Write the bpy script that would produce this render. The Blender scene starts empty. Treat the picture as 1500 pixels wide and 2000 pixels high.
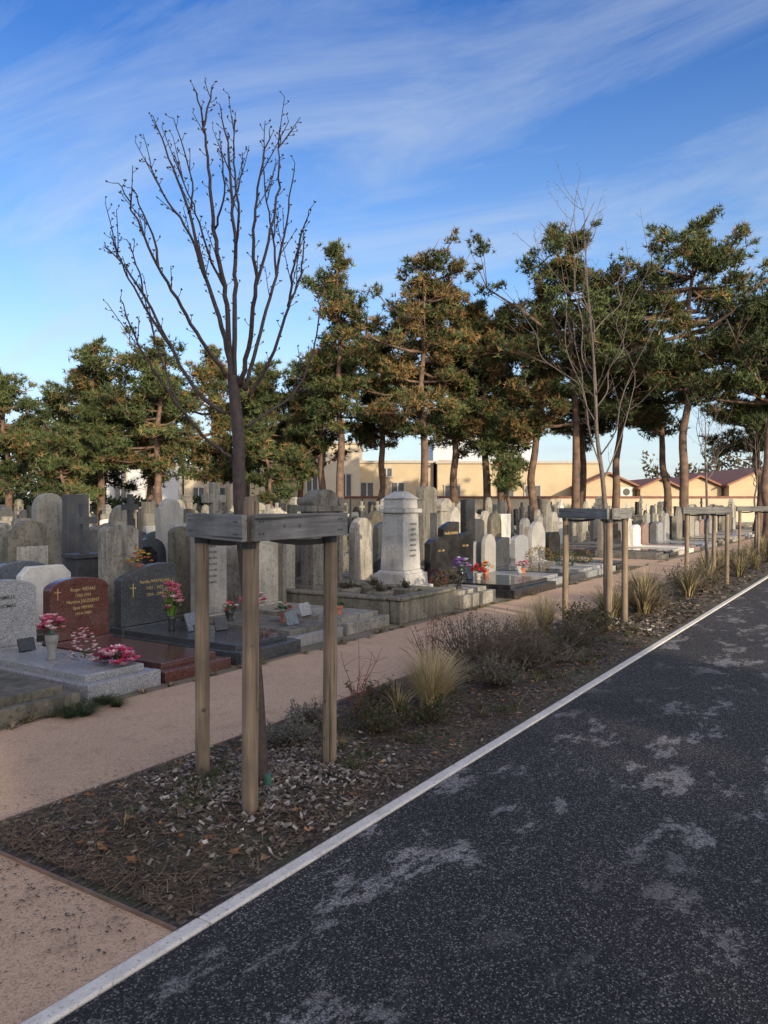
import bpy, bmesh, math, random
import numpy as np
from mathutils import Vector, Matrix
R = random.Random(7)
NR = np.random.RandomState(11)
scene = bpy.context.scene
COL = scene.collection
SA, CA = math.sin(math.radians(33.18)), math.cos(math.radians(33.18))
# World axes: x = along the lane, y = left across the lane (graves side), z = up. Units: metres.
def loc(X, Y, z=0.0):
    """lateral/forward survey distances from the standpoint -> world"""
    return Vector((SA*X+CA*Y, -CA*X+SA*Y, z))

# ------------------------------------------------------------------ materials
def newmat(name):
    m = bpy.data.materials.new(name); m.use_nodes = True
    nt = m.node_tree; b = nt.nodes['Principled BSDF']
    return m, nt, b
def nd(nt, typ, **kw):
    n = nt.nodes.new(typ)
    for k, v in kw.items():
        if k in n.inputs: n.inputs[k].default_value = v
        else: setattr(n, k, v)
    return n
def coords(nt, scale=(1,1,1), rnd=True, kind='Object'):
    tc = nd(nt, 'ShaderNodeTexCoord'); mp = nd(nt, 'ShaderNodeMapping')
    nt.links.new(tc.outputs[kind], mp.inputs['Vector']); mp.inputs['Scale'].default_value = scale
    if rnd:
        oi = nd(nt, 'ShaderNodeObjectInfo'); mu = nd(nt, 'ShaderNodeMath', operation='MULTIPLY')
        mu.inputs[1].default_value = 37.0
        nt.links.new(oi.outputs['Random'], mu.inputs[0])
        cb = nd(nt, 'ShaderNodeCombineXYZ')
        for i in range(3): nt.links.new(mu.outputs[0], cb.inputs[i])
        nt.links.new(cb.outputs[0], mp.inputs['Location'])
    return mp.outputs[0]
def noise(nt, vec, scale, detail=4, rough=.55, dist=0):
    n = nd(nt, 'ShaderNodeTexNoise'); n.inputs['Scale'].default_value = scale
    n.inputs['Detail'].default_value = detail; n.inputs['Roughness'].default_value = rough
    n.inputs['Distortion'].default_value = dist
    nt.links.new(vec, n.inputs['Vector']); return n.outputs['Fac']
def voro(nt, vec, scale, out='Color'):
    n = nd(nt, 'ShaderNodeTexVoronoi'); n.inputs['Scale'].default_value = scale
    nt.links.new(vec, n.inputs['Vector']); return n.outputs[out]
def ramp(nt, fac, stops):
    n = nd(nt, 'ShaderNodeValToRGB'); cr = n.color_ramp
    while len(cr.elements) < len(stops): cr.elements.new(.5)
    for e, (p, c) in zip(cr.elements, stops):
        e.position = p; e.color = (c if isinstance(c, tuple) else (c, c, c)) + (1,)
    nt.links.new(fac, n.inputs[0]); return n.outputs[0]
def mix(nt, fac, a, b, mode='MIX'):
    n = nd(nt, 'ShaderNodeMix'); n.data_type = 'RGBA'; n.blend_type = mode
    for s, v in ((0, fac), (6, a), (7, b)):
        if isinstance(v, (int, float)): n.inputs[s].default_value = v
        elif isinstance(v, tuple): n.inputs[s].default_value = v + (1,)
        else: nt.links.new(v, n.inputs[s])
    return n.outputs[2]
def bump(nt, b, h, strength=.5, dist=.01):
    n = nd(nt, 'ShaderNodeBump'); n.inputs['Strength'].default_value = strength
    n.inputs['Distance'].default_value = dist
    nt.links.new(h, n.inputs['Height']); nt.links.new(n.outputs[0], b.inputs['Normal'])

def stone_mat(name, c1, c2, dark=(.06,.055,.045), amount=.5, rough=.85):
    m, nt, b = newmat(name); v = coords(nt)
    base = mix(nt, ramp(nt, noise(nt, v, 3, 6, .65), [(.35, 0.), (.65, 1.)]), c1, c2)
    vs = coords(nt, (9, 9, 1.2))
    st = ramp(nt, noise(nt, vs, 1.0, 5, .65), [(.48, 0.), (.72, amount)])
    base = mix(nt, st, base, dark)
    sp = ramp(nt, noise(nt, v, 22, 4, .7), [(.52, 0.), (.66, amount*.9)])
    base = mix(nt, sp, base, dark)
    li = ramp(nt, noise(nt, v, 9, 5, .75), [(.60, 0.), (.68, amount*.6)])
    base = mix(nt, li, base, (.34,.33,.24))
    oi = nd(nt, 'ShaderNodeObjectInfo')
    vr = ramp(nt, oi.outputs['Random'], [(0, (.38,.37,.36)), (.5, (.76,.74,.70)), (1, (1.12,1.10,1.06))])
    base = mix(nt, 1.0, base, vr, 'MULTIPLY')
    nt.links.new(base, b.inputs['Base Color']); b.inputs['Roughness'].default_value = rough
    bump(nt, b, noise(nt, v, 40, 5, .7), .6, .014)
    return m
def granite_mat(name, c1, c2, c3, rough=.22):
    m, nt, b = newmat(name); v = coords(nt)
    f = voro(nt, v, 160); s = nd(nt, 'ShaderNodeSeparateColor'); nt.links.new(f, s.inputs[0])
    base = ramp(nt, s.outputs[0], [(0, c1), (.5, c2), (.95, c3)])
    dirt = ramp(nt, noise(nt, v, 4, 5, .7), [(.45, 0.), (.8, .35)])
    base = mix(nt, dirt, base, (.12,.11,.095))
    nt.links.new(base, b.inputs['Base Color'])
    nt.links.new(ramp(nt, noise(nt, v, 5, 5), [(.3, rough*.7), (.75, rough*2.0)]), b.inputs['Roughness'])
    return m
def plain_mat(name, c, rough=.6, var=.25, scale=8, metal=0):
    m, nt, b = newmat(name); v = coords(nt)
    f = noise(nt, v, scale, 5, .6)
    d = tuple(x*(1-var) for x in c); l = tuple(min(1, x*(1+var)) for x in c)
    nt.links.new(ramp(nt, f, [(.3, d), (.7, l)]), b.inputs['Base Color'])
    b.inputs['Roughness'].default_value = rough; b.inputs['Metallic'].default_value = metal
    return m
def vcol_mat(name, rough=.7, transl=.0):
    m, nt, b = newmat(name)
    a = nd(nt, 'ShaderNodeAttribute', attribute_name='Col')
    nt.links.new(a.outputs['Color'], b.inputs['Base Color']); b.inputs['Roughness'].default_value = rough
    b.inputs['Specular IOR Level'].default_value = .25
    if transl:
        t = nd(nt, 'ShaderNodeBsdfTranslucent'); nt.links.new(a.outputs['Color'], t.inputs[0])
        mx = nd(nt, 'ShaderNodeMixShader'); mx.inputs[0].default_value = transl
        out = nt.nodes['Material Output']
        nt.links.new(b.outputs[0], mx.inputs[1]); nt.links.new(t.outputs[0], mx.inputs[2])
        nt.links.new(mx.outputs[0], out.inputs[0])
    return m
def wood_mat(name, c1, c2, axis, dark=(.03,.025,.02)):
    m, nt, b = newmat(name)
    sc = [26, 26, 26]; sc[axis] = 1.3
    v = coords(nt, tuple(sc)); f = noise(nt, v, 1.6, 6, .65, .4)
    base = ramp(nt, f, [(.3, c1), (.7, c2)])
    sc2 = [45, 45, 45]; sc2[axis] = .8
    g = ramp(nt, noise(nt, coords(nt, tuple(sc2)), 1, 3, .5), [(.60, 0.), (.67, .85)])
    base = mix(nt, g, base, dark)
    v3 = coords(nt); kn = voro(nt, v3, 7, 'Distance')
    base = mix(nt, ramp(nt, kn, [(.05, .8), (.11, 0.)]), base, dark)
    big = ramp(nt, noise(nt, v3, 3, 3), [(.35, .65), (.7, 1.2)])
    base = mix(nt, 1., base, big, 'MULTIPLY')
    nt.links.new(base, b.inputs['Base Color']); b.inputs['Roughness'].default_value = .8
    bump(nt, b, f, .7, .007)
    return m

M = {}
M['conc'] = stone_mat('weathered_concrete', (.36,.335,.29), (.22,.205,.175), amount=.85)
M['lime'] = stone_mat('weathered_limestone', (.48,.45,.39), (.34,.315,.27), amount=.6)
M['marble'] = stone_mat('grey_marble', (.54,.53,.51), (.40,.39,.38), (.14,.135,.12), amount=.45, rough=.6)
M['white'] = stone_mat('white_stone', (.72,.70,.65), (.57,.55,.51), (.25,.24,.21), amount=.3, rough=.6)
M['slate'] = stone_mat('dark_slate', (.10,.10,.10), (.06,.06,.065), (.02,.02,.02), amount=.4, rough=.45)
M['mossy'] = stone_mat('mossy_stone', (.23,.205,.16), (.13,.122,.09), (.045,.042,.03), amount=.85)
M['ggran'] = granite_mat('grey_granite', (.13,.13,.135), (.25,.25,.255), (.42,.42,.42), .3)
M['rgran'] = granite_mat('red_granite', (.03,.012,.01), (.10,.034,.027), (.17,.075,.06), .14)
M['dgran'] = granite_mat('dark_granite', (.02,.022,.025), (.045,.05,.055), (.09,.095,.1), .15)
M['bgran'] = granite_mat('black_granite', (.006,.006,.007), (.012,.012,.013), (.03,.03,.032), .1)
M['blgran'] = granite_mat('blue_grey_granite', (.06,.07,.08), (.11,.125,.14), (.2,.22,.24), .2)
M['pgran'] = granite_mat('pink_granite', (.15,.09,.075), (.26,.16,.13), (.36,.26,.22), .25)
M['gold'] = plain_mat('gilt_lettering', (.42,.29,.12), .5, .2, 30)
M['letter'] = plain_mat('white_lettering', (.55,.55,.52), .6, .1)
M['dletter'] = plain_mat('dark_lettering', (.10,.10,.095), .6, .3, 30)
M['iron'] = plain_mat('dark_iron', (.03,.03,.03), .5, .3)
M['terra'] = plain_mat('terracotta', (.35,.13,.07), .8)
M['soil'] = plain_mat('planting_soil', (.055,.042,.03), .95, .5, 30)
M['rubber'] = plain_mat('black_rubber', (.012,.012,.013), .6, .2)
M['stake'] = wood_mat('weathered_stake_wood', (.14,.10,.065), (.32,.235,.155), 2)
M['board'] = wood_mat('grey_board_wood', (.12,.115,.105), (.26,.25,.23), 0)
M['bark'] = plain_mat('young_bark', (.060,.040,.034), .7, .45, 30)
M['bark2'] = plain_mat('pale_young_bark', (.12,.095,.075), .75, .4, 30)
M['pbark'] = plain_mat('pine_bark', (.14,.088,.062), .9, .55, 3)
M['leaf'] = vcol_mat('foliage', .65, .25)
M['needle'] = vcol_mat('pine_needles', .6)
M['litter'] = vcol_mat('ground_litter', .85)
M['petal'] = vcol_mat('petals', .6, .2)

# ------------------------------------------------------------------ mesh helpers
class MB:
    def __init__(s): s.v = []; s.f = []; s.m = []
    def add(s, vs, fs, mi=0):
        o = len(s.v); s.v += [tuple(v) for v in vs]
        for f in fs: s.f.append(tuple(i+o for i in f)); s.m.append(mi)
    def box(s, cx, cy, z0, sx, sy, sz, mi=0, taper=1.0, tapy=None):
        ty = taper if tapy is None else tapy
        a, b = sx/2, sy/2
        vs = [(cx-a,cy-b,z0),(cx+a,cy-b,z0),(cx+a,cy+b,z0),(cx-a,cy+b,z0)]
        a *= taper; b *= ty
        vs += [(cx-a,cy-b,z0+sz),(cx+a,cy-b,z0+sz),(cx+a,cy+b,z0+sz),(cx-a,cy+b,z0+sz)]
        s.add(vs, [(3,2,1,0),(4,5,6,7),(0,1,5,4),(1,2,6,5),(2,3,7,6),(3,0,4,7)], mi)
    def prism(s, prof, y0, y1, mi=0, cx=0, z0=0):
        n = len(prof)
        vs = [(cx+x, y0, z0+z) for x, z in prof] + [(cx+x, y1, z0+z) for x, z in prof]
        fs = [tuple(range(n)), tuple(range(2*n-1, n-1, -1))]
        fs += [(i, i+n, (i+1) % n+n, (i+1) % n) for i in range(n)]
        s.add(vs, fs, mi)
    def tube(s, pts, rad, n=6, mi=0, cap=True):
        pts = [Vector(p) for p in pts]; vs = []; fs = []
        up = Vector((.31,.95,.05))
        for i, p in enumerate(pts):
            d = (pts[min(i+1, len(pts)-1)]-pts[max(i-1, 0)])
            if d.length < 1e-9: d = Vector((0,0,1))
            d.normalize(); a = d.cross(up)
            if a.length < .1: a = d.cross(Vector((1,0,0)))
            a.normalize(); b = d.cross(a)
            for k in range(n):
                th = 2*math.pi*k/n
                vs.append(p+(a*math.cos(th)+b*math.sin(th))*rad[i])
        for i in range(len(pts)-1):
            for k in range(n):
                fs.append((i*n+k, i*n+(k+1) % n, (i+1)*n+(k+1) % n, (i+1)*n+k))
        if cap:
            fs.append(tuple(range(n-1, -1, -1))); fs.append(tuple(range((len(pts)-1)*n, len(pts)*n)))
        s.add(vs, fs, mi)
    def mesh(s, name, mats, smooth=False):
        me = bpy.data.meshes.new(name); me.from_pydata(s.v, [], s.f)
        for m in mats: me.materials.append(m)
        me.polygons.foreach_set('material_index', s.m)
        if smooth: me.polygons.foreach_set('use_smooth', [True]*len(s.f))
        bm = bmesh.new(); bm.from_mesh(me); bmesh.ops.recalc_face_normals(bm, faces=bm.faces); bm.to_mesh(me); bm.free()
        return me
    def obj(s, name, mats, at=(0,0,0), rz=0, bevel=0, smooth=False, parent=None):
        o = bpy.data.objects.new(name, s.mesh(name, mats, smooth)); COL.objects.link(o)
        o.location = at; o.rotation_euler = (0, 0, rz)
        if bevel:
            bv = o.modifiers.new('bevel', 'BEVEL'); bv.width = bevel; bv.segments = 2; bv.limit_method = 'ANGLE'
        if parent: o.parent = parent
        return o
def empty(name, at=(0,0,0)):
    e = bpy.data.objects.new(name, None); COL.objects.link(e); e.location = at; e.empty_display_size = .1; return e
def put(name, me, at, rz=0, sc=(1,1,1), parent=None):
    o = bpy.data.objects.new(name, me); COL.objects.link(o); o.location = at; o.rotation_euler = (0,0,rz); o.scale = sc
    if parent: o.parent = parent
    return o
def fastmesh(name, V, k, C, mat):
    """V (n*k,3) of n separate k-gons, C (n,3) colours"""
    n = len(V)//k
    me = bpy.data.meshes.new(name)
    me.vertices.add(n*k); me.vertices.foreach_set('co', np.asarray(V, np.float32).ravel())
    me.loops.add(n*k); me.loops.foreach_set('vertex_index', np.arange(n*k, dtype=np.int32))
    me.polygons.add(n); me.polygons.foreach_set('loop_start', np.arange(0, n*k, k, dtype=np.int32))
    me.polygons.foreach_set('loop_total', np.full(n, k, np.int32))
    me.update(calc_edges=True)
    ca = me.color_attributes.new('Col', 'FLOAT_COLOR', 'POINT')
    c4 = np.ones((n, k, 4), np.float32); c4[:, :, :3] = np.asarray(C)[:, None, :]
    ca.data.foreach_set('color', c4.ravel())
    me.materials.append(mat); me.validate(); return me
def needles(C, D, length, width, jit=0.35):
    n = len(C)
    D = D/np.maximum(np.linalg.norm(D, axis=1, keepdims=True), 1e-6)
    P = np.cross(D, NR.normal(size=(n, 3))); P /= np.maximum(np.linalg.norm(P, axis=1, keepdims=True), 1e-6)
    L = length*(1+jit*NR.uniform(-1, 1, (n, 1)))
    V = np.stack([C-P*width/2, C+P*width/2, C+D*L], 1)
    return V.reshape(-1, 3)
def leafquads(C, D, length, width):
    n = len(C)
    D = D/np.maximum(np.linalg.norm(D, axis=1, keepdims=True), 1e-6)
    P = np.cross(D, NR.normal(size=(n, 3))); P /= np.maximum(np.linalg.norm(P, axis=1, keepdims=True), 1e-6)
    L = length*(1+.4*NR.uniform(-1, 1, (n, 1))); W = width
    V = np.stack([C, C+D*L*.5+P*W/2, C+D*L, C+D*L*.5-P*W/2], 1)
    return V.reshape(-1, 3)
def text(body, size, at, mat, parent=None, name='inscription'):
    cu = bpy.data.curves.new('t', 'FONT'); cu.body = body; cu.size = size; cu.align_x = 'CENTER'; cu.extrude = .0015
    cu.resolution_u = 2; cu.offset = size*.006
    tmp = bpy.data.objects.new('t', cu); COL.objects.link(tmp)
    dg = bpy.context.evaluated_depsgraph_get(); me = bpy.data.meshes.new_from_object(tmp.evaluated_get(dg))
    bpy.data.objects.remove(tmp)
    me.materials.clear(); me.materials.append(mat)
    o = bpy.data.objects.new(name, me); COL.objects.link(o)
    o.rotation_euler = (math.pi/2, 0, 0); o.location = at
    if parent: o.parent = parent; o.location = Vector(at)-parent.location
    return o

# ------------------------------------------------------------------ ground
def sheet(name, x0, x1, y0, y1, z, mat):
    me = bpy.data.meshes.new(name)
    me.from_pydata([(x0,y0,z),(x1,y0,z),(x1,y1,z),(x0,y1,z)], [], [(0,1,2,3)]); me.materials.append(mat)
    o = bpy.data.objects.new(name, me); COL.objects.link(o); return o
m, nt, b = newmat('cemetery_earth'); v = coords(nt, rnd=False)
c = mix(nt, ramp(nt, noise(nt, v, .7, 6, .65), [(.4, 0.), (.62, 1.)]), (.19,.145,.105), (.085,.09,.05))
c = mix(nt, ramp(nt, noise(nt, v, 30, 4, .7), [(.4, 0.), (.7, .6)]), c, (.28,.23,.18))
nt.links.new(c, b.inputs['Base Color']); b.inputs['Roughness'].default_value = .95
bump(nt, b, noise(nt, v, 50, 5), .7, .02)
sheet('ground', -400, 700, -500, 700, 0, m)
m, nt, b = newmat('sandy_path'); v = coords(nt, rnd=False)
c = mix(nt, ramp(nt, noise(nt, v, 1.1, 6, .6), [(.35, 0.), (.7, 1.)]), (.50,.32,.195), (.40,.252,.152))
c = mix(nt, ramp(nt, noise(nt, v, 170, 2, .6), [(.35, .0), (.72, .75)]), c, (.66,.48,.33))
c = mix(nt, ramp(nt, noise(nt, v, 120, 3, .75), [(.53, .0), (.64, .85)]), c, (.15,.09,.055))
c = mix(nt, ramp(nt, noise(nt, v, 4, 8, .78), [(.52, .0), (.72, .55)]), c, (.24,.155,.10))
nt.links.new(c, b.inputs['Base Color']); b.inputs['Roughness'].default_value = .95
bump(nt, b, noise(nt, v, 120, 3), .9, .007)
M['sand'] = m
sheet('sandy_path', -30, 70, 2.12, 5.06, .004, m)
sheet('sandy_cross_path', 19.6, 22.0, 5.06, 60, .005, m)
m, nt, b = newmat('asphalt'); v = coords(nt, rnd=False)
vc = voro(nt, v, 165); s = nd(nt, 'ShaderNodeSeparateColor'); nt.links.new(vc, s.inputs[0])
c = ramp(nt, s.outputs[0], [(0, (.011,.0105,.011)), (.55, (.032,.030,.031)), (.84, (.066,.061,.060)), (.955, (.24,.22,.205))])
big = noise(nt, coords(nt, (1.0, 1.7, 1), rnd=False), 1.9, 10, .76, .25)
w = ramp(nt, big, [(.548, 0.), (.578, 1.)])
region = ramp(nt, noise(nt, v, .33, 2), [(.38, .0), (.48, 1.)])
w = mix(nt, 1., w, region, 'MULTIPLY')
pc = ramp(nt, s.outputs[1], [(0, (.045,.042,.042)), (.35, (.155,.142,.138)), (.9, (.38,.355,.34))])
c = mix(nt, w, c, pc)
fine = ramp(nt, noise(nt, v, 260, 2), [(.3, .55), (.7, 1.4)])
c = mix(nt, 1., c, fine, 'MULTIPLY')
lg = ramp(nt, noise(nt, v, .8, 4), [(.3, .78), (.7, 1.2)])
c = mix(nt, 1., c, lg, 'MULTIPLY')
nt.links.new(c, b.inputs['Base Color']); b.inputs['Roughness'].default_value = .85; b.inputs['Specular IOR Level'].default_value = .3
bump(nt, b, voro(nt, v, 165, 'Distance'), 1., .007)
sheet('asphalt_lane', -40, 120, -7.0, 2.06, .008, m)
sheet('sandy_verge', -60, 70, -12.5, -7.1, .004, M['sand'])
m, nt, b = newmat('pale_concrete_edging'); v = coords(nt, rnd=False)
c = mix(nt, ramp(nt, noise(nt, v, 9, 6, .7), [(.4, 0.), (.7, 1.)]), (.66,.61,.54), (.50,.46,.40))
c = mix(nt, ramp(nt, noise(nt, v, 60, 3, .7), [(.56, 0.), (.70, .8)]), c, (.2,.17,.13))
nt.links.new(c, b.inputs['Base Color']); b.inputs['Roughness'].default_value = .8
bump(nt, b, noise(nt, v, 70), .5, .006)
mb = MB()
x = -30.0
while x < 90:
    mb.box(x+.997, 2.10+R.uniform(-.002,.002), -.05, 1.996, .068, .068+R.uniform(-.001,.002)); x += 2.0
mb.obj('concrete_kerb', [m], bevel=.008)
M['edging'] = plain_mat('rusty_steel_edging', (.17,.11,.075), .8, .4)
mb = MB()
mb.box(36, 3.575, -.02, 68.2, .012, .04); mb.box(1.9, 2.855, -.02, .010, 1.43, .038)
mb.obj('steel_bed_edging', [M['edging']])

# planting bed surface
m, nt, b = newmat('bark_mulch'); v = coords(nt, rnd=False)
vc = voro(nt, coords(nt, (1, 2.2, 1), rnd=False), 42); s = nd(nt, 'ShaderNodeSeparateColor'); nt.links.new(vc, s.inputs[0])
c = ramp(nt, s.outputs[0], [(0, (.02,.015,.012)), (.6, (.055,.042,.033)), (.95, (.14,.11,.085))])
c = mix(nt, ramp(nt, noise(nt, v, 2.2, 5), [(.46, 0.), (.64, .7)]), c, (.058,.068,.03))
nt.links.new(c, b.inputs['Base Color']); b.inputs['Roughness'].default_value = .95
bump(nt, b, noise(nt, v, 60, 4), 1., .02)
def bedz(x, y):
    e = min(1, (3.57-y)/.25, (y-2.14)/.25, (x-1.9)/.3); e = max(0, e)
    return .012 + e*(.03+.018*math.sin(x*2.1+y*3)+.012*math.sin(x*5.3-y*4.1))
nx, ny = 340, 12
vs = []; fs = []
for i in range(nx+1):
    for j in range(ny+1):
        x = 1.905+(i/nx)**1.6*66; y = 2.14+1.43*j/ny; vs.append((x, y, bedz(x, y)))
for i in range(nx):
    for j in range(ny):
        a = i*(ny+1)+j; fs.append((a, a+ny+1, a+ny+2, a+1))
me = bpy.data.meshes.new('planting_bed'); me.from_pydata(vs, [], fs); me.materials.append(m)
o = bpy.data.objects.new('planting_bed', me); COL.objects.link(o)

def scatter_flat(name, n, xr, sz, asp, cols, zoff=.006, tilt=.35, center=None, powx=1.6, spill=0):
    V = []; C = []
    for _ in range(n):
        if center:
            x, y = R.gauss(center[0], center[2]*.5), R.gauss(center[1], center[2]*.45)
            if not (1.95 < x and 2.17 < y < 3.54): continue
        else:
            x = xr[0]+(R.random()**powx)*(xr[1]-xr[0]); y = R.uniform(2.17-spill, 3.54+spill)
        L = sz*R.uniform(.4, 1.5); W = L*asp*R.uniform(.7, 1.3); th = R.uniform(0, math.pi)
        z = bedz(x, y)+zoff+R.uniform(0, .012)
        dx, dy = math.cos(th)*L/2, math.sin(th)*L/2; px, py = -math.sin(th)*W/2, math.cos(th)*W/2
        t1 = R.uniform(-tilt, tilt)*L/2; t2 = R.uniform(-tilt, tilt)*W
        V += [(x-dx-px, y-dy-py, z-t1-t2), (x+dx-px*.7, y+dy-py*.7, z+t1-t2), (x+dx+px, y+dy+py, z+t1+t2), (x-dx+px*.8, y-dy+py*.8, z-t1+t2)]
        c = R.choice(cols); k = R.uniform(.6, 1.3); C.append((c[0]*k, c[1]*k, c[2]*k))
    me = fastmesh(name, np.array(V), 4, np.array(C), M['litter']); put(name, me, (0,0,0))
browns = [(.10,.073,.053),(.065,.048,.037),(.16,.12,.09),(.045,.035,.027),(.22,.175,.13)]
greys = [(.28,.25,.21),(.18,.155,.125),(.40,.36,.31),(.10,.08,.065),(.12,.09,.065)]
scatter_flat('bark_chips', 18000, (1.95, 12), .022, .38, browns)
scatter_flat('bark_chips', 6000, (9, 45), .05, .5, browns)
scatter_flat('wood_chips', 4200, None, .027, .38, greys, .012, .5, (3.15, 2.85, .72))
scatter_flat('wood_chips', 1000, None, .034, .4, greys, .012, .5, (9.55, 2.9, .8))
scatter_flat('pine_needle_litter', 14000, (1.95, 9), .085, .018, [(.27,.18,.105),(.16,.11,.066),(.09,.062,.042)], .014, .15)
def leaf_litter(n):
    V = []; C = []
    for _ in range(n):
        x = 2.1+R.random()**1.4*11; y = R.uniform(2.2,3.5); r = R.uniform(.015,.034); a0 = R.uniform(0,6.28); z = bedz(x,y)+.02
        nlob = R.choice((5,5,3)); pts = []
        for k in range(nlob*2):
            a = a0+k*math.pi/nlob; q = r*(1.1 if k % 2 == 0 else .55)*R.uniform(.8,1.15)
            pts.append((x+math.cos(a)*q, y+math.sin(a)*q, z+R.uniform(-.004,.014)))
        c = R.choice([(.26,.11,.045),(.18,.085,.04),(.32,.19,.09)]); k_ = R.uniform(.6,1.2)
        for k in range(len(pts)):
            V += [(x,y,z), pts[k], pts[(k+1) % len(pts)]]; C.append(tuple(q*k_ for q in c))
    put('fallen_leaves', fastmesh('fallen_leaves', np.array(V), 3, np.array(C), M['litter']), (0,0,0))
leaf_litter(130)
# bits of bark and grit strayed onto the sandy path beside the bed
V = []; C = []
for _ in range(900):
    if R.random() < .5: x, y = R.uniform(-.6, 9), 3.6+abs(R.gauss(0,.10))
    else: x, y = 1.88-abs(R.gauss(0,.22)), R.uniform(2.2,4.2)
    L = R.uniform(.004,.014); th = R.uniform(0,3.14); dx, dy = math.cos(th)*L, math.sin(th)*L; z = .012
    V += [(x-dx,y-dy,z),(x+dy*.4,y-dx*.4,z+.002),(x+dx,y+dy,z),(x-dy*.4,y+dx*.4,z+.002)]; C.append(R.choice(browns))
put('stray_litter', fastmesh('stray_litter', np.array(V), 4, np.array(C), M['litter']), (0,0,0))

# ------------------------------------------------------------------ plants in bed
def clump_grass(name, x, y, h, r, n, cols, z0=None, w=.006, droop=.6):
    V = []; C = []
    z0 = bedz(x, y) if z0 is None else z0
    for _ in range(n):
        a = R.uniform(0, 6.28); rb = R.random()*r*.22; L = h*R.uniform(.6, 1.12)
        out = R.uniform(.1, 1)*r
        p = [(x+math.cos(a)*rb, y+math.sin(a)*rb, z0)]
        da = R.uniform(-.4,.4)
        for k in range(1, 5):
            f = k/4; rr = rb+out*f**1.6; zz = z0+L*(f-droop*out/r*.5*f**2.6)
            p.append((x+math.cos(a+da*f)*rr, y+math.sin(a+da*f)*rr, zz))
        px, py = -math.sin(a+.4), math.cos(a+.4)
        c = R.choice(cols); kk = R.uniform(.7, 1.25)
        for k in range(4):
            w0 = w*(1-k/4.6)/2; w1 = w*(1-(k+1)/4.6)/2
            q, s2 = p[k], p[k+1]
            V += [(q[0]-px*w0,q[1]-py*w0,q[2]), (q[0]+px*w0,q[1]+py*w0,q[2]), (s2[0]+px*w1,s2[1]+py*w1,s2[2]), (s2[0]-px*w1,s2[1]-py*w1,s2[2])]
            C.append((c[0]*kk,c[1]*kk,c[2]*kk))
    put(name, fastmesh(name, np.array(V), 4, np.array(C), M['leaf']), (0,0,0))
def shrub(name, x, y, h, r, nst, leafcol, stemcol, leafn=14, leaf=.025, z0=None, upright=.5, lw=.45):
    z0 = bedz(x, y) if z0 is None else z0
    mb = MB(); Cc = []; Dd = []
    for i in range(nst):
        a = R.uniform(0, 6.28); L = h*R.uniform(.5, 1.1); out = r*R.uniform(.1, 1)
        pts = []
        wob = R.uniform(-.5,.5)
        for k in range(5):
            f = k/4
            pts.append((x+math.cos(a+wob*f)*out*f**upright+R.uniform(-.012,.012), y+math.sin(a+wob*f)*out*f**upright+R.uniform(-.012,.012), z0+L*f*(1-.25*out/r*f)))
        mb.tube(pts, [.004,.0035,.003,.002,.001], 3, 0, False)
        for s in range(4):
            k = R.randint(1,3); p = Vector(pts[k]); d = Vector((R.uniform(-1,1),R.uniform(-1,1),R.uniform(.1,1))).normalized()*L*R.uniform(.15,.35)
            mb.tube([p, p+d*.5+Vector((0,0,.01)), p+d], [.002,.0015,.0008], 3, 0, False)
            for _ in range(leafn//5): Cc.append(p+d*R.random()); Dd.append((R.gauss(0,1),R.gauss(0,1),R.gauss(.3,.8)))
        for _ in range(leafn):
            f = R.uniform(.25, 1)*4; k = min(3, int(f)); p = Vector(pts[k]).lerp(Vector(pts[k+1]), f-k)
            Cc.append(p); Dd.append((R.gauss(0,1),R.gauss(0,1),R.gauss(.3,.8)))
    sm = plain_mat('stems', stemcol, .7)
    o = mb.obj(name, [sm])
    if Cc:
        n = len(Cc); C = np.array([R.choice(leafcol) for _ in range(n)])*NR.uniform(.6,1.3,(n,1))
        me = fastmesh('leaves', leafquads(np.array([tuple(c) for c in Cc]), np.array(Dd), leaf, leaf*lw), 4, C, M['leaf'])
        put('leaves', me, (0,0,0), parent=o)
    return o
straw = [(.60,.47,.27),(.48,.37,.20),(.34,.27,.13),(.20,.18,.08)]
green = [(.05,.075,.026),(.07,.09,.03),(.035,.052,.02)]
olive = [(.09,.085,.042),(.07,.07,.035),(.14,.11,.06)]
dkbrown = [(.065,.047,.034),(.10,.072,.05),(.05,.037,.028)]
greyg = [(.15,.155,.13),(.11,.115,.095),(.21,.21,.18)]
twig = (.10,.078,.06)
clump_grass('ornamental_grass', 4.95, 2.82, .46, .36, 800, straw[:3])
clump_grass('ornamental_grass', 5.35, 2.95, .36, .28, 300, straw+olive)
clump_grass('ornamental_grass', 4.7, 2.95, .26, .25, 160, straw+olive)
shrub('grey_lavender', 3.75, 3.15, .17, .22, 60, greyg, (.12,.10,.08), 14, .02)
shrub('grey_lavender', 4.15, 3.3, .16, .22, 40, greyg, (.12,.10,.08), 12, .02)
shrub('green_shrub', 4.3, 2.85, .24, .3, 46, green+olive, (.08,.05,.03), 13, .026)
shrub('green_shrub', 4.6, 2.62, .20, .26, 34, green, (.08,.05,.03), 13, .026)
shrub('green_shrub', 4.75, 3.2, .22, .25, 26, green+olive, (.08,.05,.03), 10, .026)
shrub('dogwood_shrub', 4.45, 3.15, .66, .3, 6, dkbrown, (.16,.04,.03), 1, .02, upright=1.)
shrub('twiggy_shrub', 6.1, 3.0, .58, .45, 150, dkbrown+olive, twig, 7, .022)
shrub('twiggy_shrub', 6.55, 2.75, .42, .42, 120, dkbrown+olive, twig, 8, .022)
shrub('twiggy_shrub', 5.9, 3.35, .66, .38, 26, dkbrown, (.13,.07,.05), 1, .02, upright=1.)
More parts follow.
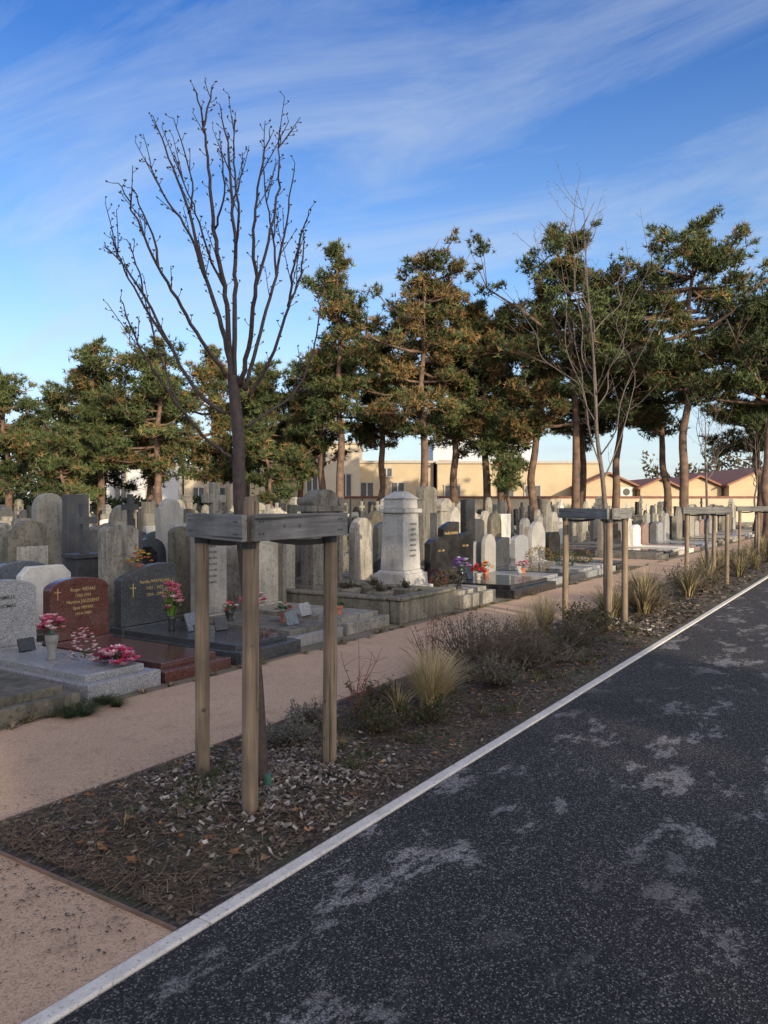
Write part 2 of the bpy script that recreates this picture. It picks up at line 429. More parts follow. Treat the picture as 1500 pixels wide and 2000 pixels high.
shrub('grey_lavender', 5.75, 2.65, .28, .3, 80, greyg+olive, (.11,.09,.07), 10, .022)
shrub('twiggy_shrub', 7.3, 3.1, .36, .42, 90, dkbrown+olive, twig, 8, .025)
shrub('grey_lavender', 7.0, 2.6, .24, .32, 60, greyg+olive, twig, 9, .022)
shrub('twiggy_shrub', 7.9, 2.8, .36, .42, 90, dkbrown+olive+green, twig, 9, .025)
clump_grass('ornamental_grass', 8.3, 3.25, .54, .3, 320, straw, w=.008)
clump_grass('ornamental_grass', 8.0, 3.35, .42, .26, 220, straw, w=.008)
clump_grass('ornamental_grass', 7.0, 3.3, .36, .26, 160, straw+dkbrown, w=.007)
shrub('green_shrub', 8.7, 2.75, .32, .32, 50, green+olive, (.08,.05,.03), 12, .03)
shrub('green_shrub', 9.3, 3.2, .38, .32, 50, green, (.08,.05,.03), 12, .03)
clump_grass('ornamental_grass', 10.3, 3.1, .5, .5, 420, straw+olive+olive, w=.01)
clump_grass('ornamental_grass', 10.8, 2.8, .5, .5, 420, straw+dkbrown+olive, w=.01)
clump_grass('ornamental_grass', 11.6, 3.0, .58, .55, 520, straw+olive+dkbrown, w=.01)
shrub('bed_shrub', 11.1, 2.7, .36, .45, 60, olive+dkbrown, twig, 9, .035)
x = 12.1
while x < 45:
    y = R.uniform(2.5, 3.3)
    if R.random() < .6: clump_grass('ornamental_grass', x, y, R.uniform(.35,.65), .42, 200, straw+olive+dkbrown, w=.013)
    else: shrub('bed_shrub', x, y, R.uniform(.3,.6), .45, 50, olive+dkbrown+green, twig, 9, .045)
    x += R.uniform(.35, .7)
for _ in range(30):
    x = 2.1+8*R.random(); y = R.uniform(2.3,3.45)
    shrub('weed', x, y, R.uniform(.03,.07), R.uniform(.08,.18), 16, green+[(.07,.095,.03)]+olive, (.06,.07,.03), 6, .018)
for _ in range(26):
    clump_grass('dry_grass_tuft', 2.0+9*R.random(), R.uniform(2.25,3.5), R.uniform(.04,.10), .16, 60, straw[1:]+green+dkbrown, w=.004)

# ------------------------------------------------------------------ young trees
def smooth(pts, sub=4):
    P = [Vector(p) for p in pts]; out = []
    for i in range(len(P)-1):
        p0 = P[max(i-1,0)]; p1 = P[i]; p2 = P[i+1]; p3 = P[min(i+2, len(P)-1)]
        for k in range(sub):
            t = k/sub
            out.append(.5*((2*p1)+(p2-p0)*t+(2*p0-5*p1+4*p2-p3)*t*t+(3*p1-p0-3*p2+p3)*t**3))
    out.append(P[-1]); return out
def spurs(mb, pts, step, L, r, bud):
    acc = 0; side = 1
    for i in range(1, len(pts)):
        seg = pts[i]-pts[i-1]; acc += seg.length
        if acc > step:
            acc = R.uniform(-.3,.3)*step; side = -side
            d = seg.normalized(); q = d.cross(Vector((R.uniform(-1,1),R.uniform(-1,1),R.uniform(-.3,.3)))).normalized()
            l = L*R.uniform(.4, 1.3); e = pts[i]+(q*.75+d*.7)*l
            mb.tube([pts[i], pts[i].lerp(e,.5)+q*.1*l, e], [r, r*.8, r*.6], 3)
            for _ in range(2):
                e2 = e+Vector((R.uniform(-1,1),R.uniform(-1,1),R.uniform(.2,1))).normalized()*bud*2
                mb.tube([e, e.lerp(e2,.5), e2], [bud*.5, bud*.62, .0008], 4)
def np_(a, h, g):
    D = 4.13+g
    return loc((a-750)/1500*D, D, 1.55+(985-h)/1500*D)
limbs = [
 ([(452,760,0),(448,650,-.02),(438,560,-.05),(420,450,-.1),(410,350,-.1),(400,250,-.12),(380,175,-.15)], .020),
 ([(400,262,-.12),(408,215,-.1),(416,173,-.1)], .006),
 ([(458,745,0),(458,600,.1),(461,500,.15),(455,400,.2),(448,300,.25),(430,207,.28)], .018),
 ([(461,510,.15),(468,420,.05),(458,320,.0),(460,237,-.05)], .009),
 ([(455,410,.2),(470,350,.25),(475,300,.3)], .006),
 ([(450,715,0),(428,620,.05),(402,540,.15),(370,420,.25),(332,310,.32),(302,232,.35)], .017),
 ([(402,545,.15),(372,460,.05),(320,380,.0),(283,308,-.03)], .009),
 ([(370,420,.25),(378,360,.2),(340,235,.2)], .006),
 ([(443,735,-.02),(402,680,-.1),(355,600,-.2),(310,520,-.3),(270,430,-.38),(234,360,-.42)], .014),
 ([(310,520,-.3),(300,460,-.3),(262,370,-.33)], .007),
 ([(440,808,0),(385,765,.05),(335,680,.1),(285,585,.2),(240,515,.25),(203,480,.3)], .014),
 ([(335,680,.1),(290,610,.0),(245,530,-.05),(217,458,-.1)], .008),
 ([(285,585,.2),(270,520,.22),(250,470,.25)], .005),
 ([(455,895,0),(405,860,-.05),(350,795,-.15),(300,720,-.25),(262,655,-.3),(238,585,-.33)], .011),
 ([(350,795,-.15),(330,740,-.1),(300,650,-.1),(275,560,-.12)], .006),
 ([(470,755,0),(488,660,-.1),(500,560,-.2),(495,470,-.26),(505,370,-.3),(526,258,-.35)], .017),
 ([(500,560,-.2),(530,450,-.15),(545,350,-.12),(548,268,-.1)], .009),
 ([(478,762,0),(508,650,.1),(540,540,.2),(558,440,.28),(577,320,.33)], .014),
 ([(540,540,.2),(535,470,.3),(520,380,.36),(513,300,.4)], .007),
 ([(486,775,0),(528,705,-.05),(562,600,-.12),(578,500,-.2),(604,412,-.25)], .012),
 ([(562,600,-.12),(590,520,-.1),(592,450,-.08)], .006),
 ([(480,835,0),(525,805,.05),(578,765,.12),(610,690,.2),(625,610,.25),(622,570,.28)], .009),
 ([(420,450,-.1),(440,380,-.2),(432,300,-.28)], .006),
 ([(438,560,-.05),(408,500,-.15),(385,420,-.25),(348,330,-.3)], .007),
]
mb = MB()
trunk = [loc(-.655,4.13,0), loc(-.69,4.13,.6), loc(-.745,4.13,1.2), np_(468,980,0), np_(466,860,0), np_(460,790,0), np_(456,735,0)]
tp = smooth(trunk, 4)
mb.tube(tp, [.038-.008*i/(len(tp)-1)+R.uniform(-.0015,.0015) for i in range(len(tp))], 10)
for pts, r in limbs:
    P = smooth([np_(*p) for p in pts], 5)
    P = [p+Vector((R.gauss(0,.004),R.gauss(0,.004),0))*(i > 0) for i, p in enumerate(P)]
    n = len(P); mb.tube(P, [r*.78*(1-i/(n-1))**.8*.92+.0022 for i in range(n)], 7)
    spurs(mb, P[3:], .026, .040, .0022, .0062)
    for _ in range(4 if n > 15 else 1):
        k = R.randint(n//3, n-3); d = (P[k+1]-P[k]).normalized()
        q = Vector((R.uniform(-1,1),R.uniform(-1,1),R.uniform(0,.5))).normalized()
        L = R.uniform(.08,.22); T = smooth([P[k], P[k]+(d*.8+q*.4)*L*.5, P[k]+(d*1.0+q*.45)*L], 3)
        mb.tube(T, [.0032-.0014*i/(len(T)-1) for i in range(len(T))], 4); spurs(mb, T, .03, .028, .0019, .0055)
mb.obj('young_bare_tree', [M['bark']], smooth=True)

def gen_tree(name, x, y, fork, H, spread, seed, lean=(0,0), mat=M['bark2'], nb=9, th=1.0):
    global R
    sv = R; R = random.Random(seed); mb = MB()
    z0 = .03; p = [Vector((x,y,z0))]
    for k in range(1, 9):
        f = k/8; p.append(Vector((x+lean[0]*f+R.gauss(0,.02), y+lean[1]*f+R.gauss(0,.02), z0+(H*.85)*f)))
    P = smooth(p, 4); n = len(P)
    mb.tube(P, [(.042*(1-i/(n-1))**.9+.004)*th for i in range(n)], 8)
    def axis(z):
        for a in P:
            if a.z >= z: return a
        return P[-1]
    for b_ in range(nb):
        zb = fork+(H*.74-fork)*(b_/nb)*R.uniform(.85,1.1); s = axis(zb); az = b_*2.4+R.uniform(-.5,.5)
        L = (H-zb)*R.uniform(.3,.95); sp = spread*R.uniform(.35,1.0)*(1-.45*(zb-fork)/(H-fork))
        pts = [s]; bend = R.uniform(-.5,.5)
        for k in range(1,6):
            f = k/5; pts.append(s+Vector((math.cos(az+bend*f)*sp*f**.8+R.gauss(0,.045), math.sin(az+bend*f)*sp*f**.8+R.gauss(0,.045), L*f**1.15)))
        Q = smooth(pts, 4); m_ = len(Q); r = .010*(1-.4*b_/nb)*th
        mb.tube(Q, [r*(1-i/(m_-1))**.9+.0021 for i in range(m_)], 5); spurs(mb, Q[4:], .10, .08, .0022, .0065)
        for _ in range(5):
            k = R.randint(3, m_-4); d = (Q[k+1]-Q[k]).normalized(); q = Vector((R.uniform(-1,1),R.uniform(-1,1),R.uniform(-.2,.4))).normalized()
            l = R.uniform(.2,.55); T = smooth([Q[k], Q[k]+(d*.6+q*.6)*l*.5, Q[k]+(d*1.0+q*.7)*l], 3)
            mb.tube(T, [.0038-.0022*i/(len(T)-1) for i in range(len(T))], 4); spurs(mb, T, .09, .06, .002, .006)
    mb.obj(name, [mat], smooth=True); R = sv
gen_tree('young_bare_tree', 9.6, 2.92, 1.75, 5.7, 1.35, 5, (-.15,.25), nb=13, th=.9)
gen_tree('young_bare_tree', 15.95, 2.88, 1.9, 3.9, .6, 9, (0,.1), nb=6, th=.9)
gen_tree('young_bare_tree', 22.3, 2.88, 1.9, 3.9, .6, 12, (.1,0), nb=6, th=.9)
gen_tree('young_bare_tree', 28.7, 2.88, 1.9, 3.9, .6, 15, nb=6, th=.9)

# ------------------------------------------------------------------ tree stake frames
def stake_frame(a, b_, c, tops=(1.50,1.50,1.585)):
    """a=left, b=right, c=front stake feet"""
    ce = (Vector(a)+Vector(b_)+Vector(c))/3
    e = empty('tree_stake_frame', (ce.x, ce.y, 0))
    for i, (p, tz) in enumerate(zip((a,b_,c), tops)):
        mb = MB(); le = (R.uniform(-.012,.012), R.uniform(-.012,.012))
        q = [(le[0]*f+R.gauss(0,.0012), le[1]*f+R.gauss(0,.0012), tz*f-.1*(1-f)) for f in (0,.15,.3,.45,.6,.75,.9,.985,1)]
        mb.tube(q, [.041,.0405,.04,.041,.0395,.04,.039,.0385,.031], 14)
        mb.obj('stake_%d' % (i+1), [M['stake']], (p[0]-ce.x, p[1]-ce.y, 0), rz=R.uniform(0,6), smooth=True, parent=e)
    def board(p, q, off, z, ext0, ext1, nm):
        p = Vector((p[0],p[1])); q = Vector((q[0],q[1])); d = (q-p).normalized()
        nrm = Vector((d.y,-d.x)); mid = (p+q)/2
        if (mid+nrm-Vector((ce.x,ce.y))).length < (mid-nrm-Vector((ce.x,ce.y))).length: nrm = -nrm
        p2 = p-d*ext0+nrm*off; q2 = q+d*ext1+nrm*off; L = (q2-p2).length; m2 = (p2+q2)/2
        mb = MB()
        mb.box(0,0,-.065, L,.028,.13)
        mb.obj(nm, [M['board']], (m2.x-ce.x, m2.y-ce.y, z), rz=math.atan2(d.y,d.x), bevel=.004, parent=e)
        for en, pp in ((p,1),(q,-1)):
            mb = MB(); w = en+nrm*(off+.0165)
            for zz in (.03,-.03):
                for s_ in (-.015,.015):
                    mb.tube([(w.x-ce.x+d.x*s_*pp, w.y-ce.y+d.y*s_*pp, z+zz),(w.x+nrm.x*.003-ce.x+d.x*s_*pp, w.y+nrm.y*.003-ce.y+d.y*s_*pp, z+zz)],[.0045,.0045],8)
            mb.obj('screws', [M['iron']], parent=e)
    board(a, c, .056, 1.435, .07, .075, 'board_left')
    board(c, b_, .0565, 1.437, .045, .09, 'board_right')
    board(a, b_, .056, 1.432, .06, .05, 'board_back')
    for p in (a, b_, c):
        mb = MB(); v = Vector((p[0]-ce.x, p[1]-ce.y, 0))
        pts = [(v.x*f, v.y*f, 1.345+(1-f)*.03-.02*math.sin(math.pi*f)) for f in (.12,.3,.5,.7,.9,1.0)]
        for k in range(len(pts)-1):
            A, B = Vector(pts[k]), Vector(pts[k+1])
            mb.add([A+Vector((0,0,-.016)), B+Vector((0,0,-.016)), B+Vector((0,0,.016)), A+Vector((0,0,.016))], [(0,1,2,3)])
        mb.tube([(v.x,v.y,1.335),(v.x,v.y,1.369)],[.044,.044],14)
        mb.obj('rubber_strap', [M['rubber']], parent=e)
pa, pb, pc = loc(-1.013,4.28), loc(-.313,4.39), loc(-.654,3.73)
stake_frame(pa, pb, pc)
stake_frame(loc(2.40,10.15), loc(3.09,9.85), loc(2.68,9.15), (1.5,1.5,1.5))
for t in (15.9, 22.25, 28.6):
    o3 = [Vector((t-.38, 3.2, 0)), Vector((t+.36, 2.85, 0)), Vector((t-.2, 2.52, 0))]
    stake_frame(o3[0], o3[1], o3[2], (1.5,1.5,1.5))
mb = MB(); mb.tube([loc(-.61,4.05,.02), loc(-.615,4.05,.12)], [.02,.018], 8)
M['greenp'] = plain_mat('green_plastic', (.05,.14,.10), .5)
mb.obj('watering_pipe', [M['greenp']])

# ------------------------------------------------------------------ gravestones
def prof(kind, w, h):
    a = w/2
    if kind == 'flat': return [(-a,0),(a,0),(a,h),(-a,h)]
    if kind == 'clip': c = .16*w; return [(-a,0),(a,0),(a,h-c),(a-c,h),(-a+c,h),(-a,h-c)]
    if kind in ('arch','seg'):
        rise = a if kind == 'arch' else .17*w
        return [(-a,0),(a,0)]+[(a*math.cos(th), h-rise+rise*math.sin(th)) for th in [math.pi*k/14 for k in range(15)]]
    if kind == 'gothic':
        r = .7*w; return [(-a,0),(a,0),(a,h-r),(a*.85,h-r*.55),(a*.5,h-r*.2),(0,h),(-a*.5,h-r*.2),(-a*.85,h-r*.55),(-a,h-r)]
    if kind == 'shoulder':
        s = .2*w; h2 = h-.3*w
        return [(-a,0),(a,0),(a,h2),(a-s*.5,h2)]+[((a-s*.7)*math.cos(th), h2+.02+(.3*w-.02)*math.sin(th)) for th in [math.pi*k/10 for k in range(11)]]+[(-a+s*.5,h2),(-a,h2)]
    if kind == 'gable': return [(-a,0),(a,0),(a,h-.3*w),(0,h),(-a,h-.3*w)]
    if kind == 'wave':
        return [(-a,0),(a,0)]+[(a-w*k/12, h-.18*w*(k/12)**2+ .04*w*math.sin(3.14*k/12)) for k in range(13)]
def stele(mb, kind, w, h, th, mi=0, z0=0, cy=0, cx=0, base=True):
    if base: mb.box(cx, cy, z0, w*1.16, th*1.7, .12, mi); z0 += .12; h -= .12
    mb.prism(prof(kind, w, h), cy-th/2, cy+th/2, mi, cx, z0)
def cross(mb, cx, cy, z0, w, h, t, mi=0):
    b2 = t/2; arm = w/2; ca = h*.66
    mb.prism([(-b2,0),(b2,0),(b2,ca-b2),(arm,ca-b2),(arm,ca+b2),(b2,ca+b2),(b2,h),(-b2,h),(-b2,ca+b2),(-arm,ca+b2),(-arm,ca-b2),(-b2,ca-b2)], cy-t*.4, cy+t*.4, mi, cx, z0)
def pillar(mb, w, h, mi=0, cx=0, cy=0, z0=0):
    mb.box(cx,cy,z0, w*1.7,w*1.5,.10, mi); mb.box(cx,cy,z0+.10, w*1.42,w*1.25,.20, mi, .97)
    mb.box(cx,cy,z0+.30, w*1.28,w*1.12,.05, mi, .85)
    mb.box(cx,cy,z0+.35, w*1.05,w*.9,h-.70, mi, .88)
    mb.box(cx,cy,z0+h-.35, w*1.12,w*.98,.07, mi); mb.box(cx,cy,z0+h-.28, w*.9,w*.78,.16, mi, .95)
    mb.box(cx,cy,z0+h-.12, w*1.0,w*.86,.12, mi, .35)
def monument(mb, w, h, mi=0):
    mb.box(0,0,0, w*1.25,.42,.14, mi); mb.box(0,0,.14, w*1.1,.34,.18, mi, .97)
    mb.box(0,0,.32, w*.92,.22,h-.66, mi)
    for s in (-1,1): mb.box(s*w*.42,-.12,.32, w*.12,.06,h-.66, mi)
    mb.box(0,-.01,h-.34, w*1.12,.34,.09, mi)
    mb.prism(prof('shoulder', w*1.04, .25), -.14,.14, mi, 0, h-.25)
    for s in (-1,1): mb.tube([(s*w*.42,-.16,h-.19),(s*w*.42,.16,h-.19)],[.07,.07],12, mi)
def grave_body(mb, w, L, mi, mi2, kh=.13, slab=True):
    k = .10
    mb.box(0,-L+k/2,0, w,k,kh, mi)
    for s in (-1,1): mb.box(s*(w/2-k/2), -L/2+k/2-.02, 0, k, L-k-.04, kh-.004, mi)
    if slab: mb.box(0,-L/2,0.001, w-2*k-.02, L-2*k-.1, kh+.045, mi2)
    else: mb.box(0,-L/2,0.001, w-2*k-.02, L-2*k-.1, kh-.05, mi2)

variants = []; weights = []
def variant(fn, mats, wt=1.0):
    mb = MB(); fn(mb); me = mb.mesh('gravestone', mats)
    variants.append(me); weights.append(wt)
specs = [('arch','conc',.62,1.35),('flat','conc',.55,1.5),('arch','lime',.6,1.5),('gable','lime',.58,1.6),('seg','conc',.66,1.2),
 ('shoulder','lime',.68,1.45),('gothic','conc',.55,1.55),('clip','marble',.6,1.05),('seg','white',.65,.95),('flat','ggran',.8,.9),
 ('seg','dgran',.8,.88),('wave','rgran',.8,.85),('wave','bgran',.85,.95),('arch','marble',.55,1.3),('shoulder','mossy',.66,1.3),('clip','blgran',.75,1.0),('gothic','lime',.5,1.7),('seg','pgran',.7,.85),('flat','slate',.5,1.55),('seg','slate',.62,1.2),('shoulder','slate',.6,1.4),('clip','dgran',.7,1.05),('flat','bgran',.45,1.45),('arch','dgran',.6,1.3)]
for kd, mt, w, h in specs:
    def f(mb, kd=kd, w=w, h=h, mt=mt):
        stele(mb, kd, w, h, .13 if h > 1.1 else .10)
        grave_body(mb, .92, 1.75, 0 if 'gran' in mt else 1, 0 if 'gran' in mt else 1)
        if h > 1.1 and mt not in ('bgran','dgran'):
            z0 = h*.35; mb.box(0,-.072, z0, w*.66,.02,h*.4, 1)
    variant(f, [M[mt], M['lime'] if mt in ('conc','mossy') else M['ggran'] if 'gran' in mt else M['conc']], 2.3 if mt in ('dgran','bgran','slate','mossy','blgran') else 1.)
for mt, h in (('lime',1.7),('conc',1.55),('white',1.6),('slate',1.75),('conc',1.85)):
    def f(mb, h=h):
        mb.box(0,0,0,.62,.42,.16); mb.box(0,0,.16,.5,.34,h*.42,0,.92); mb.box(0,0,.16+h*.42,.54,.38,.06); cross(mb,0,0,.22+h*.42,.42,h*.58-.22,.11)
        grave_body(mb, .92, 1.8, 1, 1)
    variant(f, [M[mt], M['conc']], 1.8)
def f(mb):
    mb.box(0,0,0,.5,.4,.5); cross(mb,0,0,.5,.5,1.1,.035,1); grave_body(mb,.9,1.8,0,0)
variant(f, [M['conc'], M['iron']], 1.5)
for mt, h, w in (('lime',1.85,.42),('marble',1.7,.4),('conc',1.9,.45)):
    def f(mb, h=h, w=w): pillar(mb, w, h); grave_body(mb, .95, 1.8, 0, 0)
    variant(f, [M[mt]], .8)
for mt, h, w in (('lime',1.8,.8),('conc',1.75,.75)):
    def f(mb, h=h, w=w): monument(mb, w, h); grave_body(mb, 1.0, 1.8, 0, 0, .2)
    variant(f, [M[mt]])

def flower(V, C, p, r, col, n=11):
    p = Vector(p)
    for i in range(n):
        ring = 0 if i < n*.35 else 1
        a = i*2.399; el = (1.1 if ring == 0 else .45)+R.uniform(-.15,.15); L = r*(.65 if ring == 0 else 1)
        d = Vector((math.cos(a)*math.cos(el), math.sin(a)*math.cos(el), math.sin(el)))
        s = Vector((-math.sin(a), math.cos(a), 0)); k = R.uniform(.75,1.2)
        V += [p, p+d*L*.6+s*L*.42, p+d*L+Vector((0,0,L*.1)), p+d*L*.6-s*L*.42]; C.append(tuple(min(1,c*k) for c in col))
def bouquet(name, at, rx, h, cols, nf=16, fr=.035, nl=60, vase=None, stemz=0, parent=None):
    V = []; C = []; at = Vector(at)
    for _ in range(nf):
        a = R.uniform(0,6.28); e = R.uniform(0.0,1.4); q = Vector((math.cos(a)*math.cos(e)*rx, math.sin(a)*math.cos(e)*rx, math.sin(e)*h))*R.uniform(.75,1)
        flower(V, C, q+Vector((0,0,stemz)), fr*R.uniform(.75,1.15), R.choice(cols))
    for _ in range(nl):
        a = R.uniform(0,6.28); d = Vector((math.cos(a), math.sin(a), R.uniform(-.1,.9))).normalized(); p = d*rx*R.uniform(.2,.8)+Vector((0,0,stemz))
        s = Vector((-d.y,d.x,0))*.014; L = R.uniform(.05,.09); k = R.uniform(.6,1.4)
        V += [p, p+d*L*.5+s, p+d*L, p+d*L*.5-s]; C.append((.035*k,.085*k,.03*k))
    if vase:
        mb = MB(); mt, vr, vh = vase
        mb.tube([(0,0,0),(0,0,.015),(0,0,vh*.3),(0,0,vh*.75),(0,0,vh)], [vr*.75,vr*.75,vr*.55,vr*.9,vr], 12)
        mb.tube([(0,0,vh),(0,0,max(vh+.01, stemz))], [vr*.35,vr*.3], 6, 1)
        o = mb.obj(name, [M[mt], M['greenp']], at, smooth=True)
        put('blooms', fastmesh('blooms', np.array([tuple(v) for v in V]), 4, np.array(C), M['petal']), (0,0,0), parent=o)
    else:
        o = put(name, fastmesh(name, np.array([tuple(v) for v in V]), 4, np.array(C), M['petal']), at)
    return o
pink = [(.78,.14,.28),(.82,.30,.42),(.60,.07,.18),(.82,.55,.60)]
palepink = [(.80,.55,.55),(.78,.35,.4),(.8,.7,.66)]
redc = [(.55,.03,.04),(.7,.06,.06)]
orange = [(.8,.28,.05),(.8,.5,.08),(.7,.12,.05)]
whitec = [(.8,.78,.72),(.72,.68,.7)]
violet = [(.25,.12,.45),(.7,.7,.75),(.4,.2,.5)]

def tomb(name, t0, t1, s0, s1, ms, kind, hh, mh=None, slabm=None, kh=.13, th=.1, hw=None, slab=True, hs=True, over=.0):
    mats = [M[ms], M[slabm or ms], M[mh or ms]]; w = t1-t0; L = s1-s0; mb = MB()
    k = .09
    mb.box(0,-L+k/2,0, w,k,kh, 0)
    for s in (-1,1): mb.box(s*(w/2-k/2), -L/2+k/2, 0, k, L-k-.003, kh-.004, 0)
    if slab:
        mb.box(0,-L/2-.02,0.001, w-2*k+.04+over, L-2*k-.12, kh+.05, 1)
    else: mb.box(0,-L/2,0.001, w-2*k-.01, L-2*k, kh-.035, 1)
    if hs:
        W = hw or w*.86
        mb.box(0,-.10,0, W*1.06,.22,kh+.07, 2)
        mb.prism(prof(kind, W, hh-kh-.07), -.10-th/2, -.10+th/2, 2, 0, kh+.07)
    o = mb.obj(name, mats, ((t0+t1)/2, s1, 0), bevel=.008)
    return o
tomb('old_stone_tomb', 2.5, 3.62, 5.12, 7.0, 'mossy', 'flat', .8, kh=.12, slab=True)
sign = MB(); sign.box(0,0,0,.12,.012,.15,0); sign.obj('white_plaque', [M['white']], (3.03, 5.35, .17), rz=.2)
gB = tomb('grey_granite_tomb', 3.72, 4.44, 5.18, 7.05, 'ggran', 'seg', .84, kh=.14)
text('FAMILLE', .05, (4.08, 6.895, .66), M['dletter'], gB); text('THOMAS', .05, (4.08, 6.895, .58), M['dletter'], gB)
gC = tomb('red_granite_tomb', 4.50, 5.30, 5.20, 7.1, 'rgran', 'seg', .80, kh=.10, th=.12)
for i, (l, sz) in enumerate((("Roger MENAS",.05),("1920-1991",.045),("Martine JAUSSENT",.05),("Epse MENAS",.045),("1914-1989",.045))):
    text(l, sz, (4.93, 6.935, .66-.062*i), M['gold'], gC)
mb = MB(); cross(mb, 0,0,0,.07,.12,.008); mb.obj('inscription_cross', [M['gold']], (4.64-4.90, 6.936-7.1, .585), parent=gC)
gD = tomb('dark_granite_tomb', 5.38, 6.28, 5.15, 7.15, 'dgran', 'wave', .86, kh=.13, th=.12)
for i, l in enumerate(("Famille MARTELIAN", "1921 - 1972", "1924 - 1999")):
    text(l, .05, (5.9, 6.985, .66-.075*i), M['gold'], gD)
mb = MB(); cross(mb, 0,0,0,.08,.15,.01); mb.obj('inscription_cross', [M['gold']], (5.6-5.83, 6.986-7.15, .52), parent=gD)
gE = tomb('pale_granite_tomb', 6.36, 7.24, 5.3, 7.15, 'marble', 'flat', 1.2, kh=.12, slabm='conc', mh='marble', hw=.52)
for i in range(7): text(('FAMILLE','1872-1931','1880-1944','1902-1967','1911-1970','1925-1981','REGRETS')[i], .04, (6.8, 6.996, 1.02-.075*i), M['dletter'], gE)
tomb('old_stone_tomb', 7.32, 8.24, 5.3, 7.2, 'conc', 'clip', 1.15, kh=.14, slabm='conc', mh='lime', hw=.66)
mb = MB()
for s in (-.36,.36): mb.box(s,0,0,.07,.12,1.05); mb.box(s,0,1.05,.1,.15,.05)
mb.obj('stone_pilasters', [M['lime']], (7.78, 7.02, .1), bevel=.006)
def single(name, t, s, kind, w, h, mt, th=.13, base=True, rz=0, panel=None):
    mb = MB(); stele(mb, kind, w, h, th, 0, base=base)
    mats = [M[mt]]
    if panel: mb.box(0,-th/2-.003,h*.3,w*.62,.014,h*.45,1); mats.append(M[panel])
    return mb.obj(name, mats, (t,s,0), rz=rz, bevel=.012)
single('weathered_stele', 5.90, 7.62, 'seg', .46, 1.31, 'conc', .16)
single('weathered_stele', 7.05, 7.75, 'seg', .46, 1.26, 'mossy', .16)
single('white_gravestone', 5.15, 7.95, 'clip', .62, .86, 'white', .1)
single('weathered_stele', 8.05, 7.8, 'flat', .5, 1.3, 'conc', .14)
single('weathered_stele', 8.62, 7.45, 'arch', .5, 1.25, 'lime', .14)
mb = MB(); stele(mb, 'flat', .6, 1.2, .12); mb.obj('slate_gravestone', [M['slate']], (6.55, 8.4, 0), bevel=.01)
# tall stone cross, white stele, dark and pale steles standing behind
p_ = loc(-3.1,14); mb = MB(); mb.box(0,0,0,.8,.6,.25); mb.box(0,0,.25,.55,.42,.75,0,.9); mb.box(0,0,1.0,.6,.46,.07); cross(mb,0,0,1.07,.52,.88,.15)
mb.obj('stone_cross_monument', [M['conc']], p_, bevel=.012)
p_ = loc(-3.63,13); single('white_gravestone', p_.x, p_.y, 'shoulder', .5, 1.64, 'white', .14)
p_ = loc(-5.3,13.2); single('slate_gravestone', p_.x, p_.y, 'flat', .42, 1.72, 'slate', .16)
p_ = loc(-5.9,13.5); single('weathered_stele', p_.x, p_.y, 'arch', .55, 1.75, 'lime', .16)
mb = MB(); W, L = 1.45, 2.0
mb.box(0,-L+.09,0,W,.18,.30); mb.box(0,-L+.09,.303,W+.05,.23,.05)
for s in (-1,1):
    mb.box(s*(W/2-.08),-L/2+.09,0,.16,L-.2,.29); mb.box(s*(W/2-.08),-L/2+.11,.293,.20,L-.25,.05)
mb.box(0,-L/2,.002,W-.34,L-.4,.2,1)
for (px_, py_) in ((-.3,-1.4),(.25,-1.45),(.3,-.9),(-.25,-.8)): mb.box(px_,py_,.2,.32,.22,.16,0,1.12)
mb.obj('stone_grave_enclosure', [M['mossy'], M['soil']], (9.08, 7.2, 0), bevel=.02)
mb = MB(); monument(mb, .78, 1.78); mb.obj('stone_monument', [M['conc']], (9.45, 7.35, 0), bevel=.015)
mb = MB(); monument(mb, .6, 1.45); mb.obj('stone_monument', [M['mossy']], (8.75, 8.25, 0), bevel=.015)
for (a, b2) in ((8.78,5.8),(9.33,5.75),(9.38,6.3),(8.83,6.4)):
    shrub('potted_heather', a, b2, .16, .14, 30, olive+dkbrown+green, (.06,.04,.03), 10, .02, z0=.34)
mb = MB(); pillar(mb, .50, 1.62, z0=.14); mb.box(0,0,0,1.0,.95,.14)
ob = mb.obj('pillar_monument', [M['marble']], (10.62, 6.62, 0), bevel=.012)
for i in range(7): text(('ICI REPOSE','FAMILLE','1858-1920','1866-1934','1890-1951','1895-1963','REGRETS')[i], .045, (10.62, 6.38-.0, 1.22-.085*i), M['dletter'], ob)
tomb('old_stone_tomb', 10.1, 11.2, 5.2, 6.1, 'conc', 'flat', .5, kh=.2, hs=False)
tomb('old_stone_tomb', 9.95, 11.25, 6.2, 7.6, 'mossy', 'flat', .5, kh=.13, hs=False)
mb = MB()
mb.box(0,-.9,0,1.9,1.55,.14); mb.box(0,-.9,.14,1.65,1.3,.07)
for (cx, w, h) in ((-.62,.55,.86),(-.1,.62,1.12),(.5,.6,.92)):
    mb.prism(prof('wave' if cx else 'clip', w, h), -.06-.003*cx,.06+.003*cx, 0, cx, .1)
bk = mb.obj('black_granite_tomb', [M['bgran']], (12.6, 6.75, 0), bevel=.008)
text('Famille LINAREAL', .07, (12.5, 6.685, 1.0), M['gold'], bk); text('1931 - 1999', .05, (12.1, 6.683, .7), M['gold'], bk); text('1927 - 2008', .05, (13.05, 6.685, .75), M['gold'], bk)
single('black_stele', 14.55, 7.4, 'flat', .42, 1.65, 'bgran', .14)
single('weathered_stele', 14.9, 8.6, 'seg', .6, 1.95, 'conc', .2)
single('white_gravestone', 14.2, 6.75, 'arch', .5, .95, 'white', .1)
single('weathered_stele', 11.9, 8.3, 'arch', .6, 1.3, 'lime', .15)
tomb('grey_granite_tomb', 13.75, 14.65, 5.3, 7.1, 'ggran', 'seg', .8)
t = 14.8
